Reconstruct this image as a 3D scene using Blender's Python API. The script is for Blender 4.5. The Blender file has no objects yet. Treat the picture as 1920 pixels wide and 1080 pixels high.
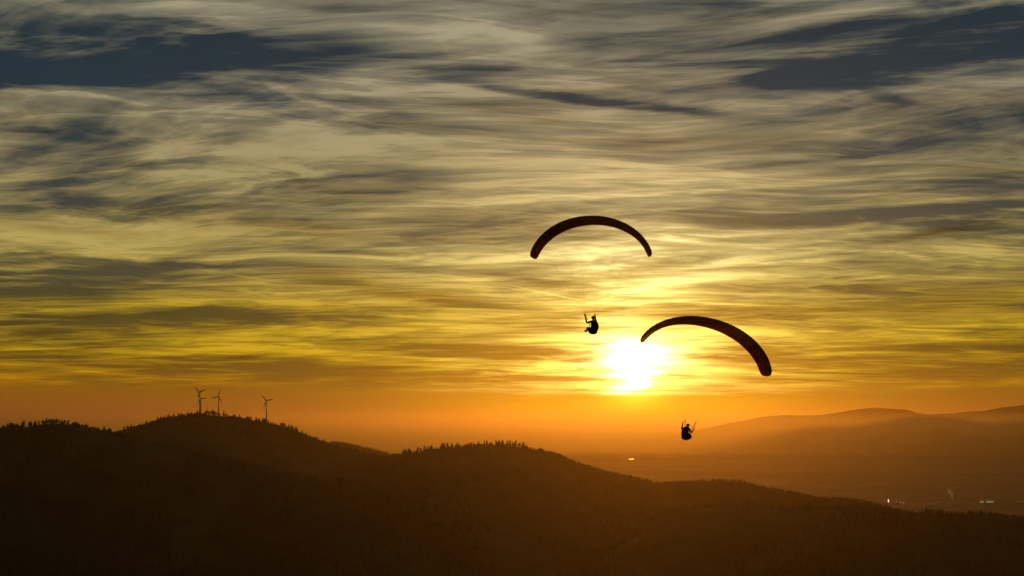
import bpy, bmesh, math, random
import numpy as np
from mathutils import Vector, Matrix

scene = bpy.context.scene
col = scene.collection
R = math.radians
rng = np.random.default_rng(7)
random.seed(7)

# ------------------------------------------------------------------ camera
FOC = 2933.0                    # focal length in photo pixels (1920 wide)
CAM_Z = 450.0                   # metres above the plain
PITCH = math.atan((798 - 540) / FOC)
cd = bpy.data.cameras.new('camera')
cd.sensor_width = 36.0
cd.lens = 36.0 * FOC / 1920.0
cd.clip_start = 1.0
cd.clip_end = 900000.0
cam = bpy.data.objects.new('camera', cd)
cam.location = (0, 0, CAM_Z)
cam.rotation_euler = (math.pi / 2 + PITCH, 0, 0)
col.objects.link(cam)
scene.camera = cam


def ray(px, py):
    """direction of the view ray through a photo pixel (y component 1)"""
    x, u = (px - 960) / FOC, (540 - py) / FOC
    c, s = math.cos(PITCH), math.sin(PITCH)
    d = Vector((x, c - u * s, s + u * c))
    return d / d.y


def at(px, py, depth):
    d = ray(px, py)
    return Vector((d.x * depth, depth, CAM_Z + d.z * depth))


def azel(px, py):
    d = ray(px, py).normalized()
    return math.degrees(math.atan2(d.x, d.y)), math.degrees(math.asin(d.z))


SUN_AZ, SUN_EL = azel(1190, 690)

# ------------------------------------------------------------------ world: clear sky, cloud sheet, sun glow
world = bpy.data.worlds.new('World')
scene.world = world
world.use_nodes = True
wt = world.node_tree
wt.nodes.clear()


class G:
    """small helper to wire math nodes"""
    def __init__(self, tree):
        self.t = tree

    def n(self, typ, **kw):
        nd = self.t.nodes.new(typ)
        for k, v in kw.items():
            setattr(nd, k, v)
        return nd

    def put(self, sock, v):
        if isinstance(v, bpy.types.NodeSocket):
            self.t.links.new(v, sock)
        else:
            sock.default_value = v

    def m(self, op, a, b=None, c=None, clamp=False):
        nd = self.n('ShaderNodeMath', operation=op, use_clamp=clamp)
        for i, v in enumerate((a, b, c)):
            if v is not None:
                self.put(nd.inputs[i], v)
        return nd.outputs[0]

    def v(self, op, a, b=None, scale=None):
        nd = self.n('ShaderNodeVectorMath', operation=op)
        self.put(nd.inputs[0], a)
        if b is not None:
            self.put(nd.inputs[1], b)
        if scale is not None:
            self.put(nd.inputs['Scale'], scale)
        return nd.outputs['Value'] if op in ('DOT_PRODUCT', 'LENGTH', 'DISTANCE') else nd.outputs[0]

    def xyz(self, x, y, z):
        nd = self.n('ShaderNodeCombineXYZ')
        for i, v in enumerate((x, y, z)):
            self.put(nd.inputs[i], v)
        return nd.outputs[0]

    def sep(self, v):
        nd = self.n('ShaderNodeSeparateXYZ')
        self.put(nd.inputs[0], v)
        return nd.outputs[0], nd.outputs[1], nd.outputs[2]

    def noise(self, vec, scale=1.0, detail=4.0, rough=0.55, lac=2.0, dist=0.0, out=0):
        nd = self.n('ShaderNodeTexNoise', noise_dimensions='2D')
        self.put(nd.inputs['Vector'], vec)
        nd.inputs['Scale'].default_value = scale
        nd.inputs['Detail'].default_value = detail
        nd.inputs['Roughness'].default_value = rough
        nd.inputs['Lacunarity'].default_value = lac
        nd.inputs['Distortion'].default_value = dist
        return nd.outputs[out]

    def ramp(self, fac, stops, interp='LINEAR'):
        nd = self.n('ShaderNodeValToRGB')
        cr = nd.color_ramp
        cr.interpolation = interp
        while len(cr.elements) < len(stops):
            cr.elements.new(0.5)
        for e, (p, c) in zip(cr.elements, stops):
            e.position = p
            e.color = (*c, 1.0)
        self.put(nd.inputs[0], fac)
        return nd.outputs[0]

    def mix(self, fac, a, b, blend='MIX'):
        nd = self.n('ShaderNodeMix', data_type='RGBA', blend_type=blend)
        self.put(nd.inputs[0], fac)
        self.put(nd.inputs[6], a)
        self.put(nd.inputs[7], b)
        return nd.outputs[2]

    def smooth(self, x, lo, hi):
        nd = self.n('ShaderNodeMapRange', interpolation_type='SMOOTHSTEP')
        self.put(nd.inputs[0], x)
        nd.inputs[1].default_value = lo
        nd.inputs[2].default_value = hi
        return nd.outputs[0]


def lin(r, g, b):
    f = lambda c: c / 12.92 if c <= 0.04045 else ((c + 0.055) / 1.055) ** 2.4
    return tuple(f(c / 255.0) for c in (r, g, b))


g = G(wt)
tc = g.n('ShaderNodeTexCoord')
D = g.v('NORMALIZE', tc.outputs['Generated'])
dx, dy, dz = g.sep(D)
AZ = g.m('MULTIPLY', g.m('ARCTAN2', dx, dy), 180 / math.pi)
EL = g.m('MULTIPLY', g.m('ARCSINE', dz), 180 / math.pi)

# cloud-sheet coordinates: where the view ray meets a high flat layer (streaks shrink towards the horizon)
den = g.m('ADD', g.m('MAXIMUM', dz, 0.0), 0.055)
P = g.xyz(g.m('MULTIPLY', g.m('DIVIDE', dx, den), 1.0), g.m('DIVIDE', dy, den), 0.0)
# slow warp of the sheet, so the streaks bend and fan out
W = g.v('SUBTRACT', g.noise(P, 0.55, 2.0, 0.5, out=1), (0.5, 0.5, 0.5))
PW = g.v('ADD', P, g.v('MULTIPLY', W, (0.95, 0.55, 0.0)))
NF = g.v('SUBTRACT', g.noise(g.v('MULTIPLY', PW, (1.0, 1.1, 1.0)), 3.2, 6.0, 0.62, out=1), (0.5, 0.5, 0.5))
NC = g.v('SUBTRACT', g.noise(g.v('MULTIPLY', P, (0.8, 0.55, 1.0)), 1.6, 2.0, 0.5, out=1), (0.5, 0.5, 0.5))
amp = g.m('ADD', 0.12, g.m('MULTIPLY', g.m('MAXIMUM', EL, 0.0), 0.085))
S0 = g.xyz(AZ, EL, 0.0)
OFF = g.v('ADD', g.v('MULTIPLY', NF, (2.4, 0.8, 0.0)), g.v('MULTIPLY', NC, (4.0, 0.9, 0.0)))
SW = g.v('ADD', S0, g.v('SCALE', OFF, scale=amp))


def patch(cx, cy, hl, hw, ang, src):
    """soft elongated cloud patch at a fixed direction of the sky; sizes in 1/1920 frame widths"""
    a, e = azel(cx, cy)
    k = math.degrees(1 / FOC)
    mp = g.n('ShaderNodeMapping', vector_type='TEXTURE')
    g.put(mp.inputs['Vector'], src)
    mp.inputs['Location'].default_value = (a, e, 0)
    mp.inputs['Rotation'].default_value = (0, 0, -R(ang))
    mp.inputs['Scale'].default_value = (hl * k * 1.55, hw * k * 1.6, 1)
    gr = g.n('ShaderNodeTexGradient', gradient_type='SPHERICAL')
    g.put(gr.inputs[0], mp.outputs[0])
    return gr.outputs['Fac']


def patches(lst, src, after=None):
    """sum of patches; groups of six are chained so the shader evaluates them one after another"""
    acc = after
    total = None
    for i in range(0, len(lst), 6):
        s = src if acc is None else g.v('ADD', src, g.m('MULTIPLY', acc, 1e-7))
        for p in lst[i:i + 6]:
            k = patch(*p[:5], s)
            total = g.m('MULTIPLY', k, p[5]) if total is None else g.m('MULTIPLY_ADD', k, p[5], total)
        acc = total
    return total


# openings between the clouds, where the darker blue shows (x, y, half length, half width, tilt, strength)
GAPS = [
    (120, 112, 440, 62, 1, 1.0), (30, 120, 240, 60, 0, .6), (470, 108, 260, 42, 2, .75), (720, 98, 190, 40, -1, 1.0),
    (600, 118, 160, 26, 0, .5), (860, 116, 110, 20, 10, .5), (690, 62, 90, 12, -6, .5),
    (950, 158, 110, 9, 11, .8), (1080, 178, 140, 10, 9, .9), (1250, 203, 150, 8, 6, .9), (1160, 190, 90, 6, 8, .5),
    (1690, 96, 300, 36, -5, 1.0), (1860, 90, 170, 40, -4, .9), (1470, 138, 110, 16, -4, .8), (1560, 112, 150, 20, -8, .6),
    (1860, 26, 150, 22, -14, .9), (1700, 55, 120, 12, -10, .45), (1480, 62, 100, 14, -10, .45),
    (1300, 4, 180, 18, 2, .75), (1040, 12, 90, 10, 4, .4), (660, 2, 90, 8, 0, .5), (60, 238, 170, 15, 5, .65),
    (330, 212, 120, 8, 4, .4), (430, 186, 60, 10, 0, .5), (240, 374, 130, 12, 1, .75), (60, 392, 150, 20, 2, .35),
    (100, 330, 160, 8, -1, .5), (330, 300, 130, 8, -3, .5), (470, 345, 110, 5, -9, .75), (30, 352, 100, 6, -2, .5),
    (660, 232, 170, 16, 2, .35), (880, 252, 150, 12, 4, .35), (560, 380, 110, 10, -4, .45), (820, 318, 120, 10, 0, .3),
    (1540, 402, 330, 17, 1, 1.0), (1790, 396, 170, 9, 0, .7), (1330, 428, 130, 12, -3, .6), (1290, 400, 100, 9, 5, .5),
    (1550, 150, 120, 12, 4, .4), (1640, 172, 70, 10, 20, .4), (1780, 150, 130, 14, 0, .35),
    (1880, 352, 100, 12, -5, .55), (1840, 336, 90, 6, -6, .4),
    (90, 522, 220, 30, 0, 1.0), (300, 508, 150, 14, -2, .6), (470, 498, 150, 6, 1, .5), (60, 545, 120, 12, 0, .4),
    (340, 588, 300, 19, 0, 1.0), (150, 620, 220, 26, 0, .8), (600, 604, 140, 8, 2, .45), (480, 500, 190, 9, 0, .5),
    (620, 640, 120, 14, 2, .5), (900, 660, 170, 12, 2, 1.0), (1010, 668, 120, 8, 3, .7), (770, 650, 90, 5, -3, .5),
    (830, 462, 90, 6, -1, .5), (1400, 502, 180, 6, -2, .45), (1640, 545, 130, 5, -1, .4), (1580, 556, 90, 5, -3, .5),
    (1360, 655, 70, 6, 2, .5), (1420, 676, 120, 9, 0, .8), (1600, 668, 150, 12, 0, .55), (1790, 652, 180, 8, 2, .9),
    (1700, 700, 220, 14, 0, .6), (1420, 716, 150, 7, 0, .5), (700, 706, 320, 16, 1, .7), (420, 690, 240, 16, 0, .6),
    (120, 672, 160, 8, 1, .4), (1860, 600, 120, 10, -1, .4), (1000, 706, 150, 5, 0, .5), (1100, 713, 90, 5, 0, .4),
]
# thick lit patches and bright bands
BRIGHT = [
    (760, 32, 220, 30, 2, .5), (420, 45, 170, 14, 10, .45), (1440, 28, 160, 20, -8, .6), (1560, 70, 130, 6, -8, .5),
    (1860, 44, 90, 10, -6, .9), (1600, 86, 60, 4, -5, .5), (1000, 75, 200, 20, -3, .3), (1180, 110, 150, 18, -14, .35),
    (110, 189, 200, 5, 2, .9), (580, 180, 90, 5, 12, .7), (640, 200, 60, 5, 10, .4), (330, 178, 120, 4, 1, .4),
    (620, 262, 240, 14, -3, .3), (330, 318, 110, 4, -1, .6), (560, 322, 140, 4, -8, .5), (840, 282, 180, 16, 2, .35),
    (1120, 330, 240, 26, 2, .4), (1400, 340, 260, 22, 3, .4), (1600, 250, 180, 16, 0, .2), (1100, 372, 180, 8, 0, .3),
    (120, 452, 200, 26, 2, .7), (420, 446, 260, 18, -1, .6), (640, 486, 230, 5, 0, .9), (280, 488, 180, 4, 1, .7),
    (470, 560, 260, 15, 0, .7), (160, 566, 200, 8, -1, .7), (150, 583, 70, 5, -6, .6), (60, 596, 80, 6, 2, .6),
    (400, 508, 110, 4, -5, .6), (480, 640, 250, 16, 2, .8), (560, 656, 160, 6, 2, .7), (640, 624, 150, 8, 0, .5),
    (90, 652, 110, 5, 1, .8), (300, 660, 90, 6, 2, .8), (110, 692, 170, 6, 4, 1.0), (220, 700, 60, 4, 4, .6),
    (80, 714, 110, 4, 3, .5), (280, 718, 60, 4, 7, .55), (500, 713, 110, 6, 3, .6), (150, 734, 40, 3, 0, .3),
    (960, 470, 200, 16, -2, .45), (1230, 452, 180, 30, -3, .8), (1290, 520, 170, 16, -3, .5), (1180, 556, 110, 18, -4, .8),
    (1500, 470, 240, 24, 1, .4), (1700, 520, 200, 14, -2, .35), (1110, 630, 130, 15, 0, 1.0), (960, 640, 110, 7, 2, .6),
    (800, 672, 130, 4, 3, .6), (900, 690, 150, 3.5, 2, .8), (1040, 702, 130, 3, 1, .7), (960, 730, 90, 3, 0, .35),
    (1150, 682, 160, 7, -2, .6), (1060, 725, 150, 4, 1, .6), (1290, 720, 150, 4, 1, .7), (1310, 702, 120, 4, 2, .7),
    (1300, 686, 80, 6, 4, .7), (1480, 690, 130, 4, 4, .7), (1620, 691, 110, 4, -3, .8), (1690, 662, 160, 4, 1, .8),
    (1610, 672, 50, 3, 0, .6), (1690, 706, 30, 3, 0, .4), (1500, 724, 90, 4, -1, .6), (1780, 726, 110, 3, 0, .5),
    (1480, 640, 120, 6, 0, .3), (1650, 624, 170, 2.5, 1, .4), (1850, 640, 120, 6, 0, .4), (760, 560, 100, 6, -3, .3),
    (760, 715, 60, 3, 2, .5), (880, 722, 110, 3, 1, .35),
]
# brown-grey undersides, thick enough to shade
SHADE = [
    (700, 532, 150, 20, 7, 1.0), (810, 566, 110, 14, 6, .8), (880, 560, 130, 14, 2, .4), (640, 512, 100, 8, -3, .4),
    (460, 414, 170, 26, 6, .8), (600, 432, 80, 14, 5, .5), (70, 428, 150, 12, 4, .7), (200, 405, 140, 12, 0, .5),
    (1730, 442, 110, 10, -10, 1.0), (1830, 430, 110, 10, -5, .5), (1430, 270, 110, 14, 4, .7), (1250, 262, 110, 14, 2, .5),
    (1000, 222, 110, 12, 2, .6), (900, 205, 130, 14, 8, .4), (660, 348, 160, 26, -2, .5), (340, 262, 170, 12, -4, .25),
    (1700, 572, 260, 14, -1, .6), (1850, 545, 130, 16, -2, .6), (1840, 185, 150, 16, 2, .5), (1330, 45, 90, 16, -6, .35),
    (1330, 582, 170, 11, 1, 1.0), (1220, 562, 50, 9, 10, .6), (1000, 606, 130, 14, 1, .8), (1070, 588, 70, 9, 2, .6),
    (880, 632, 110, 6, 1, .7), (1130, 648, 55, 4, -4, .8), (1380, 654, 60, 4, 2, .6), (1050, 497, 80, 6, -4, .5),
    (1090, 665, 70, 4, 3, .7), (1480, 500, 150, 8, -2, .4), (1090, 535, 130, 6, 0, .35), (1560, 610, 180, 8, 0, .4),
    (750, 640, 50, 4, 4, .5), (820, 420, 120, 10, 0, .45), (1010, 430, 60, 6, 0, .4), (560, 300, 130, 8, 0, .3),
    (1130, 708, 60, 3, 1, .6), (1260, 704, 60, 3, 1, .6), (1290, 668, 55, 3.5, 2, .7), (1250, 733, 90, 2.5, 0, .4),
]
# short condensation trails
TRAILS = [(1040, 553, 75, 1.6, 12, 1.0), (975, 543, 40, 1.0, 8, .6), (1012, 357, 42, 1.6, 3, .7), (470, 520, 70, 1.3, 8, .6),
          (1560, 622, 130, 1.2, 1, .35)]

gap = patches(GAPS, SW)
bri = patches(BRIGHT, SW, gap)
sha = patches(SHADE, SW, bri)
tra = patches(TRAILS, g.v('ADD', S0, g.v('SCALE', NF, scale=0.05)), sha)

du = g.m('SUBTRACT', AZ, SUN_AZ)
dv = g.m('SUBTRACT', EL, SUN_EL)
q = g.m('ADD', g.m('POWER', g.m('ABSOLUTE', g.m('DIVIDE', du, 6.6)), 1.7), g.m('POWER', g.m('ABSOLUTE', g.m('DIVIDE', dv, 11.0)), 2.0))
WN = g.m('EXPONENT', g.m('MULTIPLY', q, -1.0))

# cloud texture: broad bands, streaks and fine fibres, all in sheet coordinates
b1 = g.noise(g.v('MULTIPLY', PW, (0.55, 0.62, 1)), 1.0, 3.0, 0.5)
b2 = g.noise(g.v('MULTIPLY', g.v('ADD', PW, (7.3, 1.1, 0)), (1.3, 1.9, 1)), 1.0, 5.0, 0.58, dist=0.35)
b3 = g.noise(g.v('MULTIPLY', g.v('ADD', PW, (2.1, 9.4, 0)), (3.2, 6.5, 1)), 1.0, 6.0, 0.62, dist=0.5)
b4 = g.noise(g.v('MULTIPLY', g.v('ADD', PW, (4.4, 3.3, 0)), (1.5, 3.4, 1)), 1.0, 4.0, 0.6, dist=0.3)
rot = g.n('ShaderNodeVectorRotate', rotation_type='Z_AXIS')
g.put(rot.inputs['Vector'], g.v('ADD', PW, (1.7, 5.2, 0)))
rot.inputs['Angle'].default_value = R(38)
b5 = g.noise(g.v('MULTIPLY', rot.outputs[0], (1.1, 6.0, 1)), 1.0, 5.0, 0.62, dist=0.25)
t1 = g.m('SUBTRACT', b1, 0.5)
t2 = g.m('SUBTRACT', b2, 0.5)
t3 = g.m('SUBTRACT', b3, 0.5)
t5 = g.m('MULTIPLY', g.m('SUBTRACT', b5, 0.5), g.smooth(EL, 3.0, 8.0))
tex = g.m('ADD', g.m('ADD', g.m('MULTIPLY', t1, 1.15), g.m('MULTIPLY', t2, 2.0)), g.m('ADD', g.m('MULTIPLY', t3, 1.35), g.m('MULTIPLY', t5, 1.15)))
b6 = g.noise(g.v('MULTIPLY', g.v('ADD', PW, (11.2, 3.7, 0)), (0.75, 2.6, 1)), 1.0, 5.0, 0.6, dist=0.6)
fil = g.m('POWER', g.m('SUBTRACT', 1.0, g.m('MULTIPLY', g.m('ABSOLUTE', g.m('SUBTRACT', b6, 0.5)), 4.0), clamp=True), 5.0)
tex = g.m('ADD', tex, g.m('MULTIPLY_ADD', fil, 0.34, -0.06))
lowfade = g.smooth(EL, 0.75, 1.7)
lowdip = g.m('MULTIPLY', g.m('SUBTRACT', 1.0, g.smooth(EL, 1.6, 4.0)), g.m('SUBTRACT', 1.0, WN))
cov = g.m('ADD', 0.42, g.m('MULTIPLY', tex, 1.05))
cov = g.m('SUBTRACT', cov, g.m('MULTIPLY', lowdip, 0.14))
cov = g.m('ADD', cov, g.m('MULTIPLY', bri, 0.55))
cov = g.m('SUBTRACT', cov, g.m('MULTIPLY', g.m('MINIMUM', gap, 1.05), 0.72))
COV = g.smooth(cov, -0.34, 0.98)
LIT = g.smooth(cov, 0.45, 1.2)
SH = g.m('MULTIPLY', g.m('ADD', sha, g.m('MULTIPLY', g.smooth(b4, 0.52, 0.78), 0.55)), 0.62, clamp=True)

T = lambda e: max(0.0, min(1.0, (e + 1.0) / 21.0))
def elramp(stops):
    return g.ramp(g.m('MULTIPLY_ADD', EL, 1 / 21.0, 1 / 21.0), [(T(e), lin(*c)) for e, c in stops])

cloud_far = elramp([(-.5, (150, 84, 40)), (.1, (174, 88, 40)), (.6, (158, 86, 30)), (1.2, (150, 98, 14)), (1.8, (176, 126, 10)), (2.7, (180, 146, 24)),
                    (4.2, (170, 140, 36)), (6, (160, 142, 74)), (9, (142, 130, 88)), (12, (140, 132, 104)), (15.5, (140, 135, 112)), (19.5, (130, 130, 112))])
gap_far = elramp([(-.5, (140, 78, 38)), (.1, (156, 86, 38)), (.6, (140, 84, 28)), (1.2, (124, 82, 18)), (1.8, (104, 76, 18)), (2.7, (84, 68, 14)),
                  (4.2, (68, 66, 30)), (6, (64, 68, 54)), (9, (46, 58, 60)), (12, (28, 50, 60)), (15.5, (18, 42, 52)), (19.5, (14, 38, 50))])
cloud_near = elramp([(-.5, (225, 140, 0)), (.1, (245, 170, 0)), (.6, (252, 190, 6)), (1.2, (245, 190, 12)), (1.8, (252, 214, 40)), (2.7, (250, 204, 42)),
                     (4.2, (250, 212, 80)), (6, (250, 226, 140)), (8.2, (222, 196, 132)), (11, (168, 150, 108)), (15.5, (152, 144, 116)), (19.5, (140, 136, 118))])
gap_near = elramp([(-.5, (200, 120, 0)), (.1, (235, 160, 0)), (.6, (238, 170, 4)), (1.2, (205, 140, 2)), (1.8, (190, 136, 6)), (2.7, (180, 132, 14)),
                   (4.2, (160, 122, 28)), (6, (160, 138, 70)), (8.2, (110, 108, 80)), (11, (36, 58, 62)), (15.5, (18, 42, 52)), (19.5, (14, 38, 50))])
cloud = g.mix(WN, cloud_far, cloud_near)
gapc = g.mix(WN, gap_far, gap_near)

# the clear sky behind: physical sky for a sun two degrees up, tinted through the gaps
sky = g.n('ShaderNodeTexSky', sky_type='NISHITA', sun_disc=False)
sky.sun_elevation = R(SUN_EL)
sky.sun_rotation = R(SUN_AZ)
sky.altitude = 900
sky.air_density = 1.0
sky.dust_density = 2.0
sky.ozone_density = 2.0
gapc = g.mix(0.05, gapc, g.mix(1.0, sky.outputs[0], (0.05, 0.05, 0.05, 1), 'MULTIPLY'))

litc = g.mix(g.m('MULTIPLY', g.m('SUBTRACT', LIT, 0.15), 0.75, clamp=True), cloud, g.mix(1.0, cloud, (1.65, 1.6, 1.6, 1), 'MULTIPLY'))
skyc = g.mix(COV, gapc, litc)
shade_col = g.mix(1.0, skyc, (0.40, 0.31, 0.20, 1), 'MULTIPLY')
skyc = g.mix(g.m('MULTIPLY', SH, lowfade), skyc, shade_col)
base = g.mix(g.m('SUBTRACT', 1.0, lowfade), skyc, g.mix(0.5, cloud, gapc))
base = g.mix(g.m('MULTIPLY', tra, 0.6, clamp=True), base, g.mix(1.0, cloud, (1.7, 1.7, 1.9, 1), 'MULTIPLY'))

# light spreading from the veiled sun
nfx, nfy, _ = g.sep(OFF)
sdu = g.m('MULTIPLY_ADD', nfx, 0.55, du)
sdv = g.m('MULTIPLY_ADD', nfy, 0.55, dv)
def blob(ox, oy, sx, sy):
    return g.m('EXPONENT', g.m('MULTIPLY', g.m('ADD', g.m('POWER', g.m('DIVIDE', g.m('SUBTRACT', sdu, ox), sx), 2.0),
                                                g.m('POWER', g.m('DIVIDE', g.m('SUBTRACT', sdv, oy), sy), 2.0)), -1.0))
disc = blob(-.02, .05, .54, .64)
core = g.m('ADD', blob(-.05, .30, 1.0, .42), blob(-.1, -.1, .55, .85))
r2 = g.m('SQRT', g.m('ADD', g.m('POWER', g.m('DIVIDE', du, 1.9), 2.0), g.m('POWER', g.m('DIVIDE', g.m('SUBTRACT', dv, 0.25), 1.0), 2.0)))
halo = g.m('EXPONENT', g.m('MULTIPLY', r2, -1.0))
bank = g.m('MULTIPLY_ADD', g.smooth(g.m('ADD', EL, g.m('MULTIPLY', g.sep(NF)[1], 0.12)), 1.06, 1.22), 0.92, 0.08)
strip = g.m('MULTIPLY_ADD', g.m('MULTIPLY', COV, g.m('SUBTRACT', 1.0, g.m('MULTIPLY', SH, 1.2), clamp=True)), 1.05, 0.06)
glow = g.v('SCALE', (2.4, 2.1, 1.5), scale=g.m('MULTIPLY', disc, bank))
under = g.m('EXPONENT', g.m('MULTIPLY', g.m('ADD', g.m('POWER', g.m('DIVIDE', du, 1.1), 2.0), g.m('POWER', g.m('DIVIDE', g.m('ADD', dv, 0.75), 0.65), 2.0)), -1.0))
glow = g.v('ADD', glow, g.v('SCALE', (0.95, 0.72, 0.02), scale=under))
glow = g.v('ADD', glow, g.v('SCALE', (3.4, 2.9, 1.6), scale=g.m('MULTIPLY', g.m('MULTIPLY', core, bank), g.m('MULTIPLY_ADD', strip, 0.8, 0.2))))
glow = g.v('ADD', glow, g.v('SCALE', (3.0, 2.35, 0.75), scale=g.m('MULTIPLY', g.m('MULTIPLY', halo, bank), strip)))
# the sky dims steadily away from the sunset
away = g.v('DOT_PRODUCT', D, (math.sin(R(SUN_AZ)), math.cos(R(SUN_AZ)), 0.0))
base = g.v('SCALE', base, scale=g.m('MULTIPLY_ADD', g.smooth(away, -0.5, 0.88), 0.86, 0.14))
up = g.m('MULTIPLY', blob(0.0, 3.1, 2.9, 2.3), g.m('MULTIPLY', LIT, g.m('SUBTRACT', 1.0, SH)))
final = g.v('ADD', g.v('ADD', base, glow), g.v('SCALE', (0.46, 0.40, 0.21), scale=up))
bg = g.n('ShaderNodeBackground')
g.put(bg.inputs[0], final)
bg.inputs[1].default_value = 1.0
out = g.n('ShaderNodeOutputWorld')
wt.links.new(bg.outputs[0], out.inputs[0])
world.cycles.sampling_method = 'MANUAL'
world.cycles.sample_map_resolution = 1024

# ------------------------------------------------------------------ sun lamp
sl = bpy.data.lights.new('sun', 'SUN')
sl.energy = 0.37
sl.angle = R(0.53)
sl.color = (1.0, 0.41, 0.04)
sun = bpy.data.objects.new('sun', sl)
sdir = Vector((math.sin(R(SUN_AZ)) * math.cos(R(SUN_EL)), math.cos(R(SUN_AZ)) * math.cos(R(SUN_EL)), math.sin(R(SUN_EL))))
sun.rotation_euler = (-sdir).to_track_quat('-Z', 'Y').to_euler()
sun.location = sdir * 2000 + Vector((0, 0, CAM_Z))
col.objects.link(sun)

vs = scene.view_settings
vs.view_transform = 'Standard'
vs.look = 'None'
vs.exposure = 0.0
vs.gamma = 1.0
vs.use_curve_mapping = False
scene.cycles.use_denoising = True
scene.cycles.adaptive_threshold = 0.015
scene.cycles.max_bounces = 6
scene.cycles.transparent_max_bounces = 12
scene.cycles.volume_bounces = 1
# ------------------------------------------------------------------ helpers
def tag(o, label=None, cat=None, group=None, kind=None):
    for k, v in (('label', label), ('category', cat), ('group', group), ('kind', kind)):
        if v:
            o[k] = v
    return o


def link(name, me, mat=None, parent=None):
    o = bpy.data.objects.new(name, me)
    if mat is not None and not me.materials:
        me.materials.append(mat)
    col.objects.link(o)
    if parent is not None:
        o.parent = parent
    return o


def empty(name, loc, rot=(0, 0, 0)):
    o = bpy.data.objects.new(name, None)
    o.empty_display_size = 0.5
    o.location = loc
    o.rotation_euler = rot
    col.objects.link(o)
    return o


def mesh_np(name, verts, faces, smooth=False):
    """mesh from numpy arrays; faces all the same size"""
    me = bpy.data.meshes.new(name)
    n, k = faces.shape
    me.vertices.add(len(verts))
    me.vertices.foreach_set('co', np.ascontiguousarray(verts, dtype=np.float32).ravel())
    me.loops.add(n * k)
    me.loops.foreach_set('vertex_index', np.ascontiguousarray(faces, dtype=np.int32).ravel())
    me.polygons.add(n)
    me.polygons.foreach_set('loop_start', np.arange(0, n * k, k, dtype=np.int32))
    me.polygons.foreach_set('loop_total', np.full(n, k, dtype=np.int32))
    me.update(calc_edges=True)
    me.validate()
    if smooth:
        me.polygons.foreach_set('use_smooth', np.ones(n, dtype=bool))
    return me


def bm_mesh(name, bm, smooth=False):
    me = bpy.data.meshes.new(name)
    bm.normal_update()
    bm.to_mesh(me)
    bm.free()
    if smooth:
        me.polygons.foreach_set('use_smooth', np.ones(len(me.polygons), dtype=bool))
    return me


def tube(bm, pts, radii, seg=8, cap=True):
    pts = [Vector(p) for p in pts]
    if not isinstance(radii, (list, tuple)):
        radii = [radii] * len(pts)
    rings = []
    for i, p in enumerate(pts):
        d = (pts[min(i + 1, len(pts) - 1)] - pts[max(i - 1, 0)]).normalized()
        a = d.cross(Vector((0, 0, 1)) if abs(d.z) < 0.9 else Vector((1, 0, 0))).normalized()
        b = d.cross(a)
        rings.append([bm.verts.new(p + (a * math.cos(2 * math.pi * k / seg) + b * math.sin(2 * math.pi * k / seg)) * radii[i]) for k in range(seg)])
    for r0, r1 in zip(rings, rings[1:]):
        for k in range(seg):
            bm.faces.new((r0[k], r0[(k + 1) % seg], r1[(k + 1) % seg], r1[k]))
    if cap:
        bm.faces.new(rings[0][::-1])
        bm.faces.new(rings[-1])


def box(bm, lo, hi):
    vs = [bm.verts.new((x, y, z)) for x in (lo[0], hi[0]) for y in (lo[1], hi[1]) for z in (lo[2], hi[2])]
    for f in ((0, 1, 3, 2), (4, 6, 7, 5), (0, 4, 5, 1), (2, 3, 7, 6), (0, 2, 6, 4), (1, 5, 7, 3)):
        bm.faces.new([vs[i] for i in f])


def ellipsoid(bm, c, r, u=12, v=8, rot=None):
    m = Matrix.Translation(c) @ (rot.to_4x4() if rot is not None else Matrix.Identity(4)) @ Matrix.Diagonal((*r, 1))
    bmesh.ops.create_uvsphere(bm, u_segments=u, v_segments=v, radius=1, matrix=m)


def material(name, rough=0.7, base=(0.1, 0.1, 0.1), build=None, spec=0.3):
    m = bpy.data.materials.new(name)
    m.use_nodes = True
    nt = m.node_tree
    b = nt.nodes['Principled BSDF']
    b.inputs['Base Color'].default_value = (*base, 1)
    b.inputs['Roughness'].default_value = rough
    b.inputs['Specular IOR Level'].default_value = spec
    if build:
        build(G(nt), b)
    return m


def mottled(c0, c1, scale, detail=4.0, coord='Object', bump=0.0):
    def f(h, b):
        t = h.n('ShaderNodeTexCoord')
        n = h.n('ShaderNodeTexNoise')
        h.put(n.inputs['Vector'], t.outputs[coord])
        n.inputs['Scale'].default_value = scale
        n.inputs['Detail'].default_value = detail
        h.put(b.inputs['Base Color'], h.ramp(n.outputs[0], [(0.3, c0), (0.7, c1)]))
        if bump:
            bn = h.n('ShaderNodeBump')
            bn.inputs['Strength'].default_value = bump
            h.put(bn.inputs['Height'], n.outputs[0])
            h.put(b.inputs['Normal'], bn.outputs[0])
    return f


def vnoise(x, y, seed=0):
    """smooth value noise, numpy"""
    xi, yi = np.floor(x).astype(np.int64), np.floor(y).astype(np.int64)
    fx, fy = x - xi, y - yi
    fx, fy = fx * fx * (3 - 2 * fx), fy * fy * (3 - 2 * fy)

    def h(i, j):
        n = (i * 374761393 + j * 668265263 + seed * 982451653) & 0xFFFFFFFF
        n = ((n ^ (n >> 13)) * 1274126177) & 0xFFFFFFFF
        return ((n ^ (n >> 16)) & 0xFFFF) / 65535.0 * 2 - 1
    return (h(xi, yi) * (1 - fx) + h(xi + 1, yi) * fx) * (1 - fy) + (h(xi, yi + 1) * (1 - fx) + h(xi + 1, yi + 1) * fx) * fy


def fbm(x, y, seed=0, o=4):
    return sum(vnoise(x * 2 ** k, y * 2 ** k, seed + k) * 0.5 ** k for k in range(o))


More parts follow.
